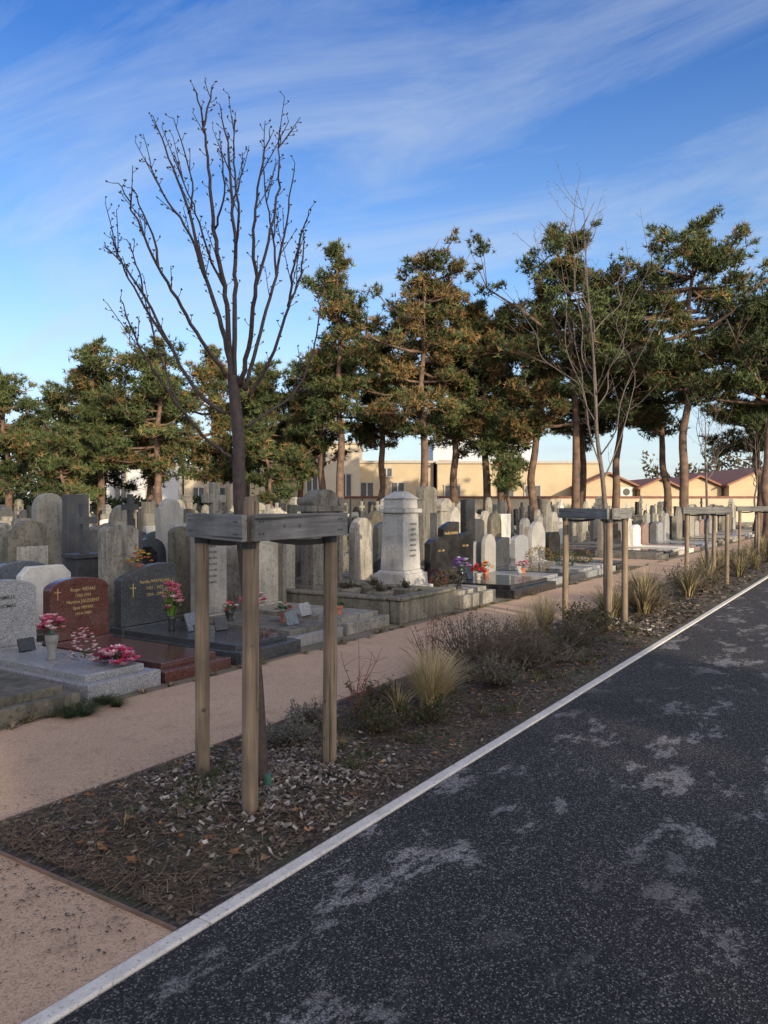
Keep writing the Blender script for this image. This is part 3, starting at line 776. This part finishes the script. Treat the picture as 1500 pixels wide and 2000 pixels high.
opts = [('dgran','wave',.85),('ggran','seg',.9),('marble','arch',1.1),('bgran','clip',.95),('conc','gothic',1.45),('bgran','seg',.85),('lime','flat',1.35),('white','seg',.8),('pgran','wave',.8)]
k = 0
while t < 46:
    if 18.8 < t < 22.0: t = 22.1; continue
    mt, kd, h = opts[k % len(opts)]; k += 1
    w = R.uniform(.85,1.05)
    tomb('gravestone', t, t+w, 5.25, 7.1, mt, kd, h*R.uniform(.9,1.15), th=.12, slabm=mt)
    t += w+R.uniform(.08,.25)
nrow = 0; y = 9.5; cnt = 0
while y < 47:
    t = -4+R.random()
    flip = nrow % 2 == 1
    while t < 62:
        X = SA*t-CA*y; Y = CA*t+SA*y
        if Y > 3 and abs(X/Y) < .62 and Y < 58 and not (19.4 < t < 22.2) and R.random() > .06:
            me = R.choices(variants, weights)[0]; hs = R.uniform(.78,1.12)
            o = put('gravestone', me, (t, y+R.uniform(-.12,.12), 0), (math.pi if flip else 0)+R.gauss(0,.02), (R.uniform(.88,1.02), 1, hs))
            o.rotation_euler[1] = R.gauss(0,.013); o.rotation_euler[0] = R.gauss(0,.013); cnt += 1
            if R.random() < .32 and Y < 32:
                bouquet('flower_pot', (t+R.uniform(-.2,.2), y+(.5 if flip else -.5), .18), .12, .12, R.choice([pink,redc,orange,whitec,violet,palepink]), 12, .045, 26, ('terra',.07,.12), .14)
        t += R.uniform(.94, 1.2)
    y += 2.0 if nrow % 2 else 3.75
    nrow += 1
print('graves', cnt)
for (t, s, kd, w, h, mt, pn) in ((4.3,8.7,'flat',.6,.8,'dgran',None),(5.5,9.0,'seg',.7,.85,'blgran',None),(6.0,10.2,'gothic',.6,1.3,'conc',None),(3.6,9.3,'arch',.55,1.2,'conc','lime'),
    (7.3,9.0,'clip',.6,.95,'bgran',None),(8.3,9.1,'flat',.55,1.25,'marble','lime'),(9.6,8.7,'seg',.8,1.35,'lime',None),(10.6,8.3,'flat',.6,1.4,'white',None),(11.3,8.6,'shoulder',.7,1.3,'slate',None),
    (12.9,8.4,'seg',.7,1.2,'dgran',None),(13.8,8.5,'arch',.55,1.35,'conc','lime'),(15.8,8.4,'gothic',.55,1.5,'lime',None),(16.8,8.3,'seg',.6,1.2,'slate',None),(17.8,8.3,'arch',.6,1.35,'mossy',None),(18.6,8.4,'flat',.6,1.3,'white',None)):
    single('gravestone', t, s, kd, w, h, mt, .13, panel=pn)
# flowers, vases and plaques on the near tombs
bouquet('flower_vase', (4.02, 6.1, .19), .12, .13, palepink+pink, 34, .045, 30, ('marble',.06,.22), .26)
bouquet('rose_bouquet', (4.20, 5.48, .20), .18, .14, pink, 44, .055, 70)
bouquet('blossom_spray', (3.98, 5.60, .24), .14, .28, palepink, 60, .02, 20)
bouquet('tall_flower_arrangement', (5.72, 6.5, .18), .10, .30, pink, 34, .055, 50, ('iron',.05,.16), .24)
clump_grass('flower_arrangement_leaves', 5.72, 6.5, .46, .18, 50, [(.10,.22,.04),(.25,.36,.06)], z0=.3, w=.018)
bouquet('yellow_flowers', (5.98, 7.35, .75), .14, .18, [(.75,.6,.1),(.8,.3,.1)], 24, .035, 40, ('terra',.06,.1), .1)
clump_grass('grave_heather', 6.02, 5.42, .14, .2, 160, [(.22,.06,.07),(.07,.11,.04),(.3,.12,.12)], z0=.12, w=.007)
clump_grass('grave_heather', 5.82, 5.36, .12, .15, 120, [(.22,.06,.07),(.07,.11,.04),(.3,.12,.12)], z0=.12, w=.007)
bouquet('flower_pot', (6.9, 5.9, .17), .12, .12, redc+[(.1,.05,.04)], 10, .025, 60, ('terra',.075,.12), .12)
bouquet('flower_pot', (7.1, 6.6, .17), .16, .18, pink, 36, .05, 60, ('terra',.08,.14), .15)
bouquet('dark_planter', (7.65, 5.7, .19), .14, .06, [(.06,.05,.04)], 5, .03, 70, ('terra',.09,.10), .08)
bouquet('flower_pot', (6.6, 6.5, .17), .1, .1, redc+palepink, 14, .035, 40, ('iron',.06,.12), .12)
def plaque(t, s, z, w, h, mt, rz=.0, book=False):
    mb = MB()
    mb.box(0,0,0,w,.02,h); mb.box(0,.03,0,w*.7,.05,.02)
    o = mb.obj('memorial_plaque', [M[mt]], (t,s,z), rz=rz, bevel=.003); o.rotation_euler[0] = -.35; return o
plaque(5.85,6.25,.185,.26,.2,'blgran',.1); plaque(6.0,6.02,.185,.16,.14,'bgran',-.2); plaque(5.62,5.95,.185,.15,.13,'dgran',.3)
plaque(6.75,5.65,.175,.22,.16,'blgran',.1); plaque(7.3,5.9,.195,.2,.16,'ggran',.0); plaque(7.42,5.6,.195,.15,.13,'bgran',.2); plaque(4.12,6.62,.2,.16,.12,'bgran',0)
plaque(12.3,6.2,.215,.2,.2,'bgran'); plaque(14.1,6.0,.19,.2,.16,'marble')
bouquet('flower_pot', (11.75, 6.1, .21), .18, .18, violet, 34, .055, 40, ('bgran',.08,.2), .24)
bouquet('flower_pot', (12.3, 6.05, .21), .13, .13, redc, 22, .05, 40, ('white',.07,.12), .14)
bouquet('flower_pot', (13.35, 6.4, .21), .14, .12, orange, 18, .045, 40, ('terra',.07,.1), .12)
bouquet('flower_pot', (14.2, 6.0, .19), .14, .12, pink, 18, .045, 40, ('terra',.07,.1), .12)
def ball_shrub(name, at, r, cols, n=900, lf=.035):
    D = NR.normal(size=(n,3)); D /= np.linalg.norm(D, axis=1, keepdims=True)
    P = D*r*NR.uniform(.8,1.05,(n,1))*np.array([1,1,.85])+np.array([0,0,r*.85])
    C = np.array([R.choice(cols) for _ in range(n)])*NR.uniform(.6,1.3,(n,1))
    mb = MB(); mb.tube([(0,0,0),(0,0,r*.5)], [.03,.02], 6)
    o = mb.obj(name, [M['bark']], at)
    put('leaves', fastmesh('leaves', leafquads(P, D+NR.normal(size=(n,3))*.6, lf, lf*.5), 4, C, M['leaf']), (0,0,0), parent=o)
ball_shrub('round_topiary_shrub', (15.3, 6.1, .15), .30, [(.17,.12,.035),(.22,.15,.05)])
ball_shrub('round_topiary_shrub', (16.6, 6.0, .15), .24, green)
ball_shrub('round_topiary_shrub', (17.5, 5.9, .15), .2, [(.12,.09,.03),(.07,.08,.03)])
ball_shrub('round_topiary_shrub', (10.35, 5.6, .2), .2, dkbrown+olive)
ball_shrub('red_heather_shrub', (11.35, 6.4, .1), .2, [(.16,.03,.03),(.1,.04,.03)])
for _ in range(110):
    x = 2.2+R.random()**1.5*22; y = 5.07+R.uniform(-.07,.07)
    clump_grass('verge_weeds', x, y, R.uniform(.02,.07), .14, 40, green+straw+dkbrown, z0=.003, w=.006)
for _ in range(7): clump_grass('verge_weeds', R.uniform(3.2,3.8), R.uniform(4.9,5.12), .07, .18, 130, green, z0=.003, w=.008)

# ------------------------------------------------------------------ pines
def pine(name, at, H, Rr, zb, tint, seed, nb=48, tufts=30, r0=.27, nl=.26, nw=.055, shape=.55, inner=.38):
    rr = random.Random(seed); mb = MB(); lean = (rr.uniform(-.6,.6), rr.uniform(-.6,.6))
    tr = [(lean[0]*(f**1.5)+rr.gauss(0,.07), lean[1]*(f**1.5)+rr.gauss(0,.07), H*.97*f-.1*(f == 0)) for f in [k/9 for k in range(10)]]
    P = smooth(tr, 3); n = len(P)
    mb.tube(P, [r0*(1-i/(n-1))**.8+.03 for i in range(n)], 9)
    def ax(z): return P[max(0, min(n-1, int(z/(H*.97)*(n-1))))]
    TC = []; TO = []; TT = []; TS = []
    ph = rr.uniform(0,6.28); am = rr.uniform(.1,.35); sec = [rr.uniform(.4,1.25) for _ in range(14)]
    for b_ in range(nb):
        f = ((b_+rr.random())/nb)**.88; z = zb+(H-zb)*f*.97; s = ax(z); az = rr.uniform(0, 6.28)
        pr = ((1-f)**shape*(.5+.5*min(1, f/.32))+.07)*sec[int((f*7+az*1.1)) % 14]
        L = Rr*pr*rr.uniform(.5,1.25)*(1+am*math.cos(az-ph)); rise = L*rr.uniform(-.2,.55)*(1+f*.9)
        d = Vector((math.cos(az), math.sin(az), 0)); pts = [s]
        for k in range(1,5):
            g = k/4; pts.append(s+d*L*g+Vector((rr.gauss(0,.06*L*g), rr.gauss(0,.06*L*g), rise*g**1.5-.06*L*math.sin(3.14*g))))
        r = .03+.016*L
        mb.tube(pts, [r*(1-g)+.012 for g in (0,.25,.5,.75,1)], 5)
        npad = max(2, int(2+L*1.35))
        pt = rr.gauss(0,.25); lum = rr.uniform(.65,1.2)
        for q in range(npad):
            g = rr.uniform(inner,1.03) if f < .82 else rr.uniform(.1,1)
            k = min(3, int(g*4)); c = pts[k].lerp(pts[k+1], g*4-k)
            side = Vector((-d.y,d.x,0))*rr.gauss(0,.26*L*(g+.2))
            c = c+side*.8+Vector((0,0,rr.uniform(-.12,.36)))
            if side.length > .3: mb.tube([pts[k], pts[k].lerp(c,.5), c], [.025,.018,.01], 4, 0, False)
            sz = rr.uniform(.24,.62)*(1 if f < .85 else .7); m_ = int(tufts*(sz/.5)**1.4)
            TC.append(np.random.RandomState(rr.randint(0,99999)).normal(size=(m_,3))*np.array([sz*.50,sz*.50,sz*.30])+np.array(c))
            TO.append(np.repeat(np.array([[c.x-s.x, c.y-s.y, .6*L]])/max(L,.5), m_, 0)); TT.append(np.full(m_, min(1,max(0,tint+pt+rr.gauss(0,.12))))); TS.append(np.full(m_, lum*rr.uniform(.8,1.2)))
    TC = np.concatenate(TC); TO = np.concatenate(TO); TT = np.concatenate(TT); TS = np.concatenate(TS)
    k = 9; nT = len(TC)
    C = np.repeat(TC, k, 0); O = np.repeat(TO, k, 0)
    D = NR.normal(size=(nT*k,3))+O*.45+np.array([0,0,.45])
    V = needles(C, D, nl, nw)
    g1 = np.array([.045,.070,.026]); g2 = np.array([.112,.128,.045]); br = np.array([.25,.14,.058])
    u = NR.uniform(0,1,(nT,1)); col = g1*(1-u)+g2*u
    brm = (NR.uniform(0,1,nT) < TT*.85)[:,None]*NR.uniform(.4,1,(nT,1))
    col = col*(1-brm)+br*brm; col *= NR.uniform(.75,1.2,(nT,1))*TS[:,None]
    o = mb.obj(name, [M['pbark']], at, smooth=True)
    put('needles', fastmesh('needles', V, 3, np.repeat(col, k, 0), M['needle']), (0,0,0), parent=o)
    return o
def P_(X, Y): return loc(X, Y, 0)
pines = [ # lateral, forward, height, radius, crown base, brown tint, shape exponent
 (-22.5,46,9.3,4.2,2.8,.12,.35),(-20.4,49,9.0,3.6,2.6,.12,.35),(-18.4,50,9.6,3.5,2.6,.12,.35),(-16.2,44,10.8,3.1,3.4,.2,.45),(-14.4,47,9.8,3.2,2.8,.15,.4),(-12.6,43,11.1,3.2,3.2,.12,.45),(-10.2,46,10.8,3.0,3.0,.5,.42),
 (-8.4,47,9.4,2.8,3.0,.3,.45),(-6.6,44,9.8,2.8,3.4,.12,.45),(-4.9,46,9.6,2.8,3.2,.12,.45),(-2.3,41,15.8,3.3,5.6,.10,.58),(-3.6,43,10.9,2.6,4.6,.25,.5),(-.2,44,11.5,2.6,5.0,.4,.5),(2.1,40,14.7,3.9,5.4,.6,.38),(4.0,43,13.9,3.1,5.2,.35,.42),
 (5.6,42,12.8,3.3,4.8,.35,.42),(6.9,45,12.0,3.2,4.6,.35,.42),(8.0,41,13.4,3.1,5.0,.45,.42),(10.0,40,16.1,4.6,5.4,.06,.45),(11.6,45,12.2,3.2,5.4,.2,.42),(12.6,42,12.0,2.9,6.0,.1,.42),(14.2,36.5,14.8,4.9,6.6,.03,.36),(17.4,35,10.8,3.7,5.0,.03,.36),(15.8,43,11.2,3.2,5.6,.1,.42),(19.5,40,12,3.8,4.6,.05,.45),
 (-26.5,47,9.5,3.9,2.6,.1,.4),(22,38,11,3.8,3.6,.05,.45),
 (6.6,41,6.4,1.7,2.2,.02,.35),(-6.0,41.5,6.0,1.9,1.8,.12,.4),(-17,41.5,5.6,2.0,1.6,.1,.4)]
for i, (X, Y, H, r, zb, tn, shp) in enumerate(pines):
    pine('shade_pine', P_(X, Y), H, r, zb, tn, 100+i*7, nb=int(34+H*1.75) if H > 7 else 30, shape=shp, r0=.21 if H > 7 else .1)
pts_ = [(-47+4.6*i, -22+((i*37) % 5-2)*.5, 11.4+((i*13) % 5)*.25) for i in range(10)]  # unseen pine row behind the camera, added to cast the foreground shade
for i, (t, s, H) in enumerate(pts_):
    pine('shade_pine', (t, s, 0), H, 3.3, 1.6, .1, 400+i, nb=60, tufts=26, nl=.4, nw=.12, shape=.35, inner=.2)

# distant belts of trees
def belt(name, X0, X1, Y0, hmin, hmax, cols, n, lf=.5):
    xs = NR.uniform(X0, X1, n); hh = hmin+(hmax-hmin)*(.5+.3*np.sin(xs*.45)+.2*np.sin(xs*1.3+1)); z = hh*NR.uniform(0,1,n)**.7
    P = np.array([tuple(loc(a, Y0+NR.uniform(-2,2), c)) for a, c in zip(xs, z)])
    C = np.array([R.choice(cols) for _ in range(n)])*NR.uniform(.6,1.3,(n,1))
    put(name, fastmesh(name, leafquads(P, NR.normal(size=(n,3))+np.array([0,0,.4]), lf, lf*.5), 4, C, M['leaf']), (0,0,0))
belt('distant_tree_line', -75, -16, 92, 5, 8.0, green+olive, 15000, .7)
belt('distant_tree_line', 34, 110, 100, 5, 9, olive+[(.12,.09,.06)], 9000, .7)
belt('clipped_hedge', -32, -13, 60, 1.6, 2.4, green, 6000, .35)
# ------------------------------------------------------------------ buildings
M['ochre'] = plain_mat('ochre_render', (.50,.39,.245), .9, .12, .6)
M['ochre2'] = plain_mat('pale_ochre_render', (.54,.45,.32), .9, .1, .6)
M['whitew'] = plain_mat('white_render', (.60,.58,.55), .9, .08, .5)
M['panel'] = plain_mat('grey_cladding', (.48,.50,.53), .5, .08, .4)
M['glass'] = plain_mat('dark_window_glass', (.10,.10,.10), .2, .3)
M['trim'] = plain_mat('window_trim', (.43,.37,.3), .8, .1)
m, nt, b = newmat('red_roof_tiles'); v = coords(nt, (3,3,3)); c = ramp(nt, noise(nt, v, 1.5, 6, .7), [(.3,(.20,.08,.055)),(.7,(.34,.16,.105))])
nt.links.new(c, b.inputs['Base Color']); b.inputs['Roughness'].default_value = .85; M['tile'] = m
M['coping'] = plain_mat('red_brick_coping', (.20,.08,.06), .8, .3, 3)
RZ = math.atan2(-CA, SA)
def block(name, X0, X1, Y, h, depth, wall, wins=(), roof=None, eave=.3, parapet=True, rot=0):
    e = empty(name, loc((X0+X1)/2, Y)); e.rotation_euler = (0,0,RZ+rot); W = X1-X0
    def part(mb, nm, mats, bev=0): o = mb.obj(nm, mats, parent=e, bevel=bev); return o
    mb = MB(); mb.box(0, depth/2, 0, W, depth, h); part(mb, 'walls', [M[wall]])
    mb = MB()
    for (cx, z, w, hh) in wins:
        mb.box(cx, -.03, z, w, .1, hh, 0); mb.box(cx, -.06, z-.12, w+.3, .16, .12, 1); mb.box(cx,-.055, z+hh, w+.3,.13,.14,1)
        for s in (-1,1): mb.box(cx+s*(w/2+.06), -.055, z, .12,.13,hh,1)
        mb.box(cx,-.09,z+.01,.07,.06,hh-.02,2)
    if wins: part(mb, 'windows', [M['glass'], M['trim'], M['whitew']])
    mb = MB()
    if roof == 'gable':
        rh = W*.22
        mb.prism([(-W/2,0),(W/2,0),(0,rh)], .002, depth, 1, 0, h+.002)
        for s in (-1,1):
            x0, x1 = s*(W/2+eave), 0; z0 = h-.02-eave*.3; z1 = h+rh+.05
            vs = [(x0,-.4,z0),(x1,-.4,z1),(x1,depth+.3,z1),(x0,depth+.3,z0)]; vs += [(a,b_,c_+.16) for a,b_,c_ in vs]
            mb.add(vs, [(0,1,2,3),(4,5,6,7),(0,1,5,4),(1,2,6,5),(2,3,7,6),(3,0,4,7)], 0)
    else: mb.box(0, depth/2, h, W+.3, depth+.3, .22, 2)
    part(mb, 'roof', [M['tile'], M[wall], M['trim']])
    return e
block('ochre_building', -14, 4.5, 70, 5.3, 12, 'ochre', [(x, 1.6, 1.1, 1.9) for x in (-8,-5.2,3.2,6.0)]+[(x, 4.1, .9,.7) for x in (-7,5)])
block('ochre_building', -7.4, -2.2, 68.5, 6.9, 10, 'ochre2', [(-1.6, 2.3,.9,1.9),(1.4,2.3,.9,1.9)])
block('ochre_building', 4.8, 19.5, 69, 5.2, 12, 'ochre', [(x, 1.5, 1.3, 1.7) for x in (-6,-1.2,1.2,6.0)])
block('white_warehouse', 5.5, 16.8, 86, 8.8, 14, 'panel', [(x, 5.2, 1.6, 1.2) for x in (-4,3.5)])
block('white_house', -26, -19.3, 72, 5.2, 9, 'whitew', [(-2,1.5,1.0,1.6),(1,1.5,1.0,1.6),(-2,3.7,1,.9),(1,3.7,1,.9)])
block('ochre_building', -19.0, -14.2, 73, 4.6, 9, 'ochre2', [(-1,1.5,1.0,1.6),(1,1.5,1.0,1.6)])
for X0, X1, Y, h in ((17.0,21.6,66,3.1),(21.7,25.0,65,2.9),(25.1,29,66,3.0),(29.2,35.5,65,3.2),(35.6,42,65,3.2)):
    block('gabled_workshop', X0, X1, Y, h, 16, 'ochre', [((X1-X0)*.22,.9,.9,1.2)], 'gable')
mb = MB(); mb.box(0,0,0,1.0,.45,.8); mb.tube([(0,-.24,.4),(0,-.25,.4)],[.3,.3],16,1)
o = mb.obj('air_conditioner_unit', [M['whitew'], M['iron']], loc(20.6,65.5,2.2), rz=RZ, bevel=.03)
mb = MB(); mb.box(0,0,0,62,.3,2.0,0); mb.box(0,0,2.0,62.1,.42,.16,1)
mb.obj('boundary_wall', [M['ochre2'], M['coping']], loc(24,57.5), rz=RZ)

# ------------------------------------------------------------------ light, sky, camera
sd = loc(.5, -.866); el = math.radians(14)
sun_dir = Vector((sd.x*math.cos(el), sd.y*math.cos(el), math.sin(el)))
L = bpy.data.lights.new('sun', 'SUN'); L.energy = 5.0; L.angle = math.radians(.5); L.color = (1,.85,.62)
lo = bpy.data.objects.new('sun', L); COL.objects.link(lo); lo.rotation_euler = (-sun_dir).to_track_quat('-Z','Y').to_euler()
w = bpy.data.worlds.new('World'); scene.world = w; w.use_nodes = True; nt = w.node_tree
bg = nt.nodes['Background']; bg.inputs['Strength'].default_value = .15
sky = nd(nt, 'ShaderNodeTexSky', sky_type='NISHITA'); sky.sun_disc = False; sky.sun_elevation = el
sky.sun_rotation = math.atan2(sun_dir.x, sun_dir.y); sky.air_density = 1.0; sky.dust_density = .8; sky.ozone_density = 1.5
tc = nd(nt, 'ShaderNodeTexCoord'); sx = nd(nt, 'ShaderNodeSeparateXYZ'); nt.links.new(tc.outputs['Generated'], sx.inputs[0])
za = nd(nt, 'ShaderNodeMath', operation='ADD'); za.inputs[1].default_value = .16; nt.links.new(sx.outputs[2], za.inputs[0])
zm = nd(nt, 'ShaderNodeMath', operation='MAXIMUM'); zm.inputs[1].default_value = .05; nt.links.new(za.outputs[0], zm.inputs[0])
dx = nd(nt, 'ShaderNodeMath', operation='DIVIDE'); dy = nd(nt, 'ShaderNodeMath', operation='DIVIDE')
for q, i in ((dx,0),(dy,1)): nt.links.new(sx.outputs[i], q.inputs[0]); nt.links.new(zm.outputs[0], q.inputs[1])
cb = nd(nt, 'ShaderNodeCombineXYZ'); nt.links.new(dx.outputs[0], cb.inputs[0]); nt.links.new(dy.outputs[0], cb.inputs[1])
mp = nd(nt, 'ShaderNodeMapping'); mp.inputs['Rotation'].default_value = (0,0,math.radians(20)); mp.inputs['Scale'].default_value = (1.15,.36,1)
nt.links.new(cb.outputs[0], mp.inputs[0])
n1 = noise(nt, mp.outputs[0], 2.0, 10, .62, 1.0)
f1 = ramp(nt, n1, [(.42, .0), (.74, .58)])
hz = ramp(nt, sx.outputs[2], [(0, .80), (.12, .50), (.28, .14), (.5, .0)])
f2 = mix(nt, 1., f1, hz, 'SCREEN')
tint = ramp(nt, sx.outputs[2], [(0, (.80,.86,.92)), (.25, (.42,.60,.81)), (.5, (.20,.39,.71))])
skc = mix(nt, 1., sky.outputs[0], tint, 'MULTIPLY')
vm = nd(nt, 'ShaderNodeVectorMath', operation='SCALE'); vm.inputs['Scale'].default_value = 2.0
nt.links.new(skc, vm.inputs[0])
cs = mix(nt, f2, vm.outputs[0], (4.3,4.9,5.6))
# added warm sky fill around the sun, out of view, warming the shaded foreground
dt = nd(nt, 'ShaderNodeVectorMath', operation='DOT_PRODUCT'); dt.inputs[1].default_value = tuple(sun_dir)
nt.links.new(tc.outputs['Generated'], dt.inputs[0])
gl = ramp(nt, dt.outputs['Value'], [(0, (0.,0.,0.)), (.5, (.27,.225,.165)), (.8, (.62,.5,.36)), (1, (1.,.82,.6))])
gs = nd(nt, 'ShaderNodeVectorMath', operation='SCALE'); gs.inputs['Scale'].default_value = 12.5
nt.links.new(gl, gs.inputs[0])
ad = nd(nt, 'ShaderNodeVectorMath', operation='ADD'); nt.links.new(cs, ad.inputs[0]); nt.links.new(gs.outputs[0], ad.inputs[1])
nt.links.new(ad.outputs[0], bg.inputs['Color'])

cam = bpy.data.cameras.new('camera'); co = bpy.data.objects.new('camera', cam); COL.objects.link(co)
cam.sensor_fit = 'VERTICAL'; cam.sensor_height = 36; cam.sensor_width = 27; cam.lens = 27; cam.clip_end = 2000; cam.clip_start = .05
co.location = (0,0,1.55)
fw = loc(0, 1, -15/1500).normalized(); co.rotation_euler = fw.to_track_quat('-Z','Y').to_euler()
scene.camera = co
scene.view_settings.view_transform = 'Standard'; scene.view_settings.look = 'None'; scene.view_settings.exposure = 0
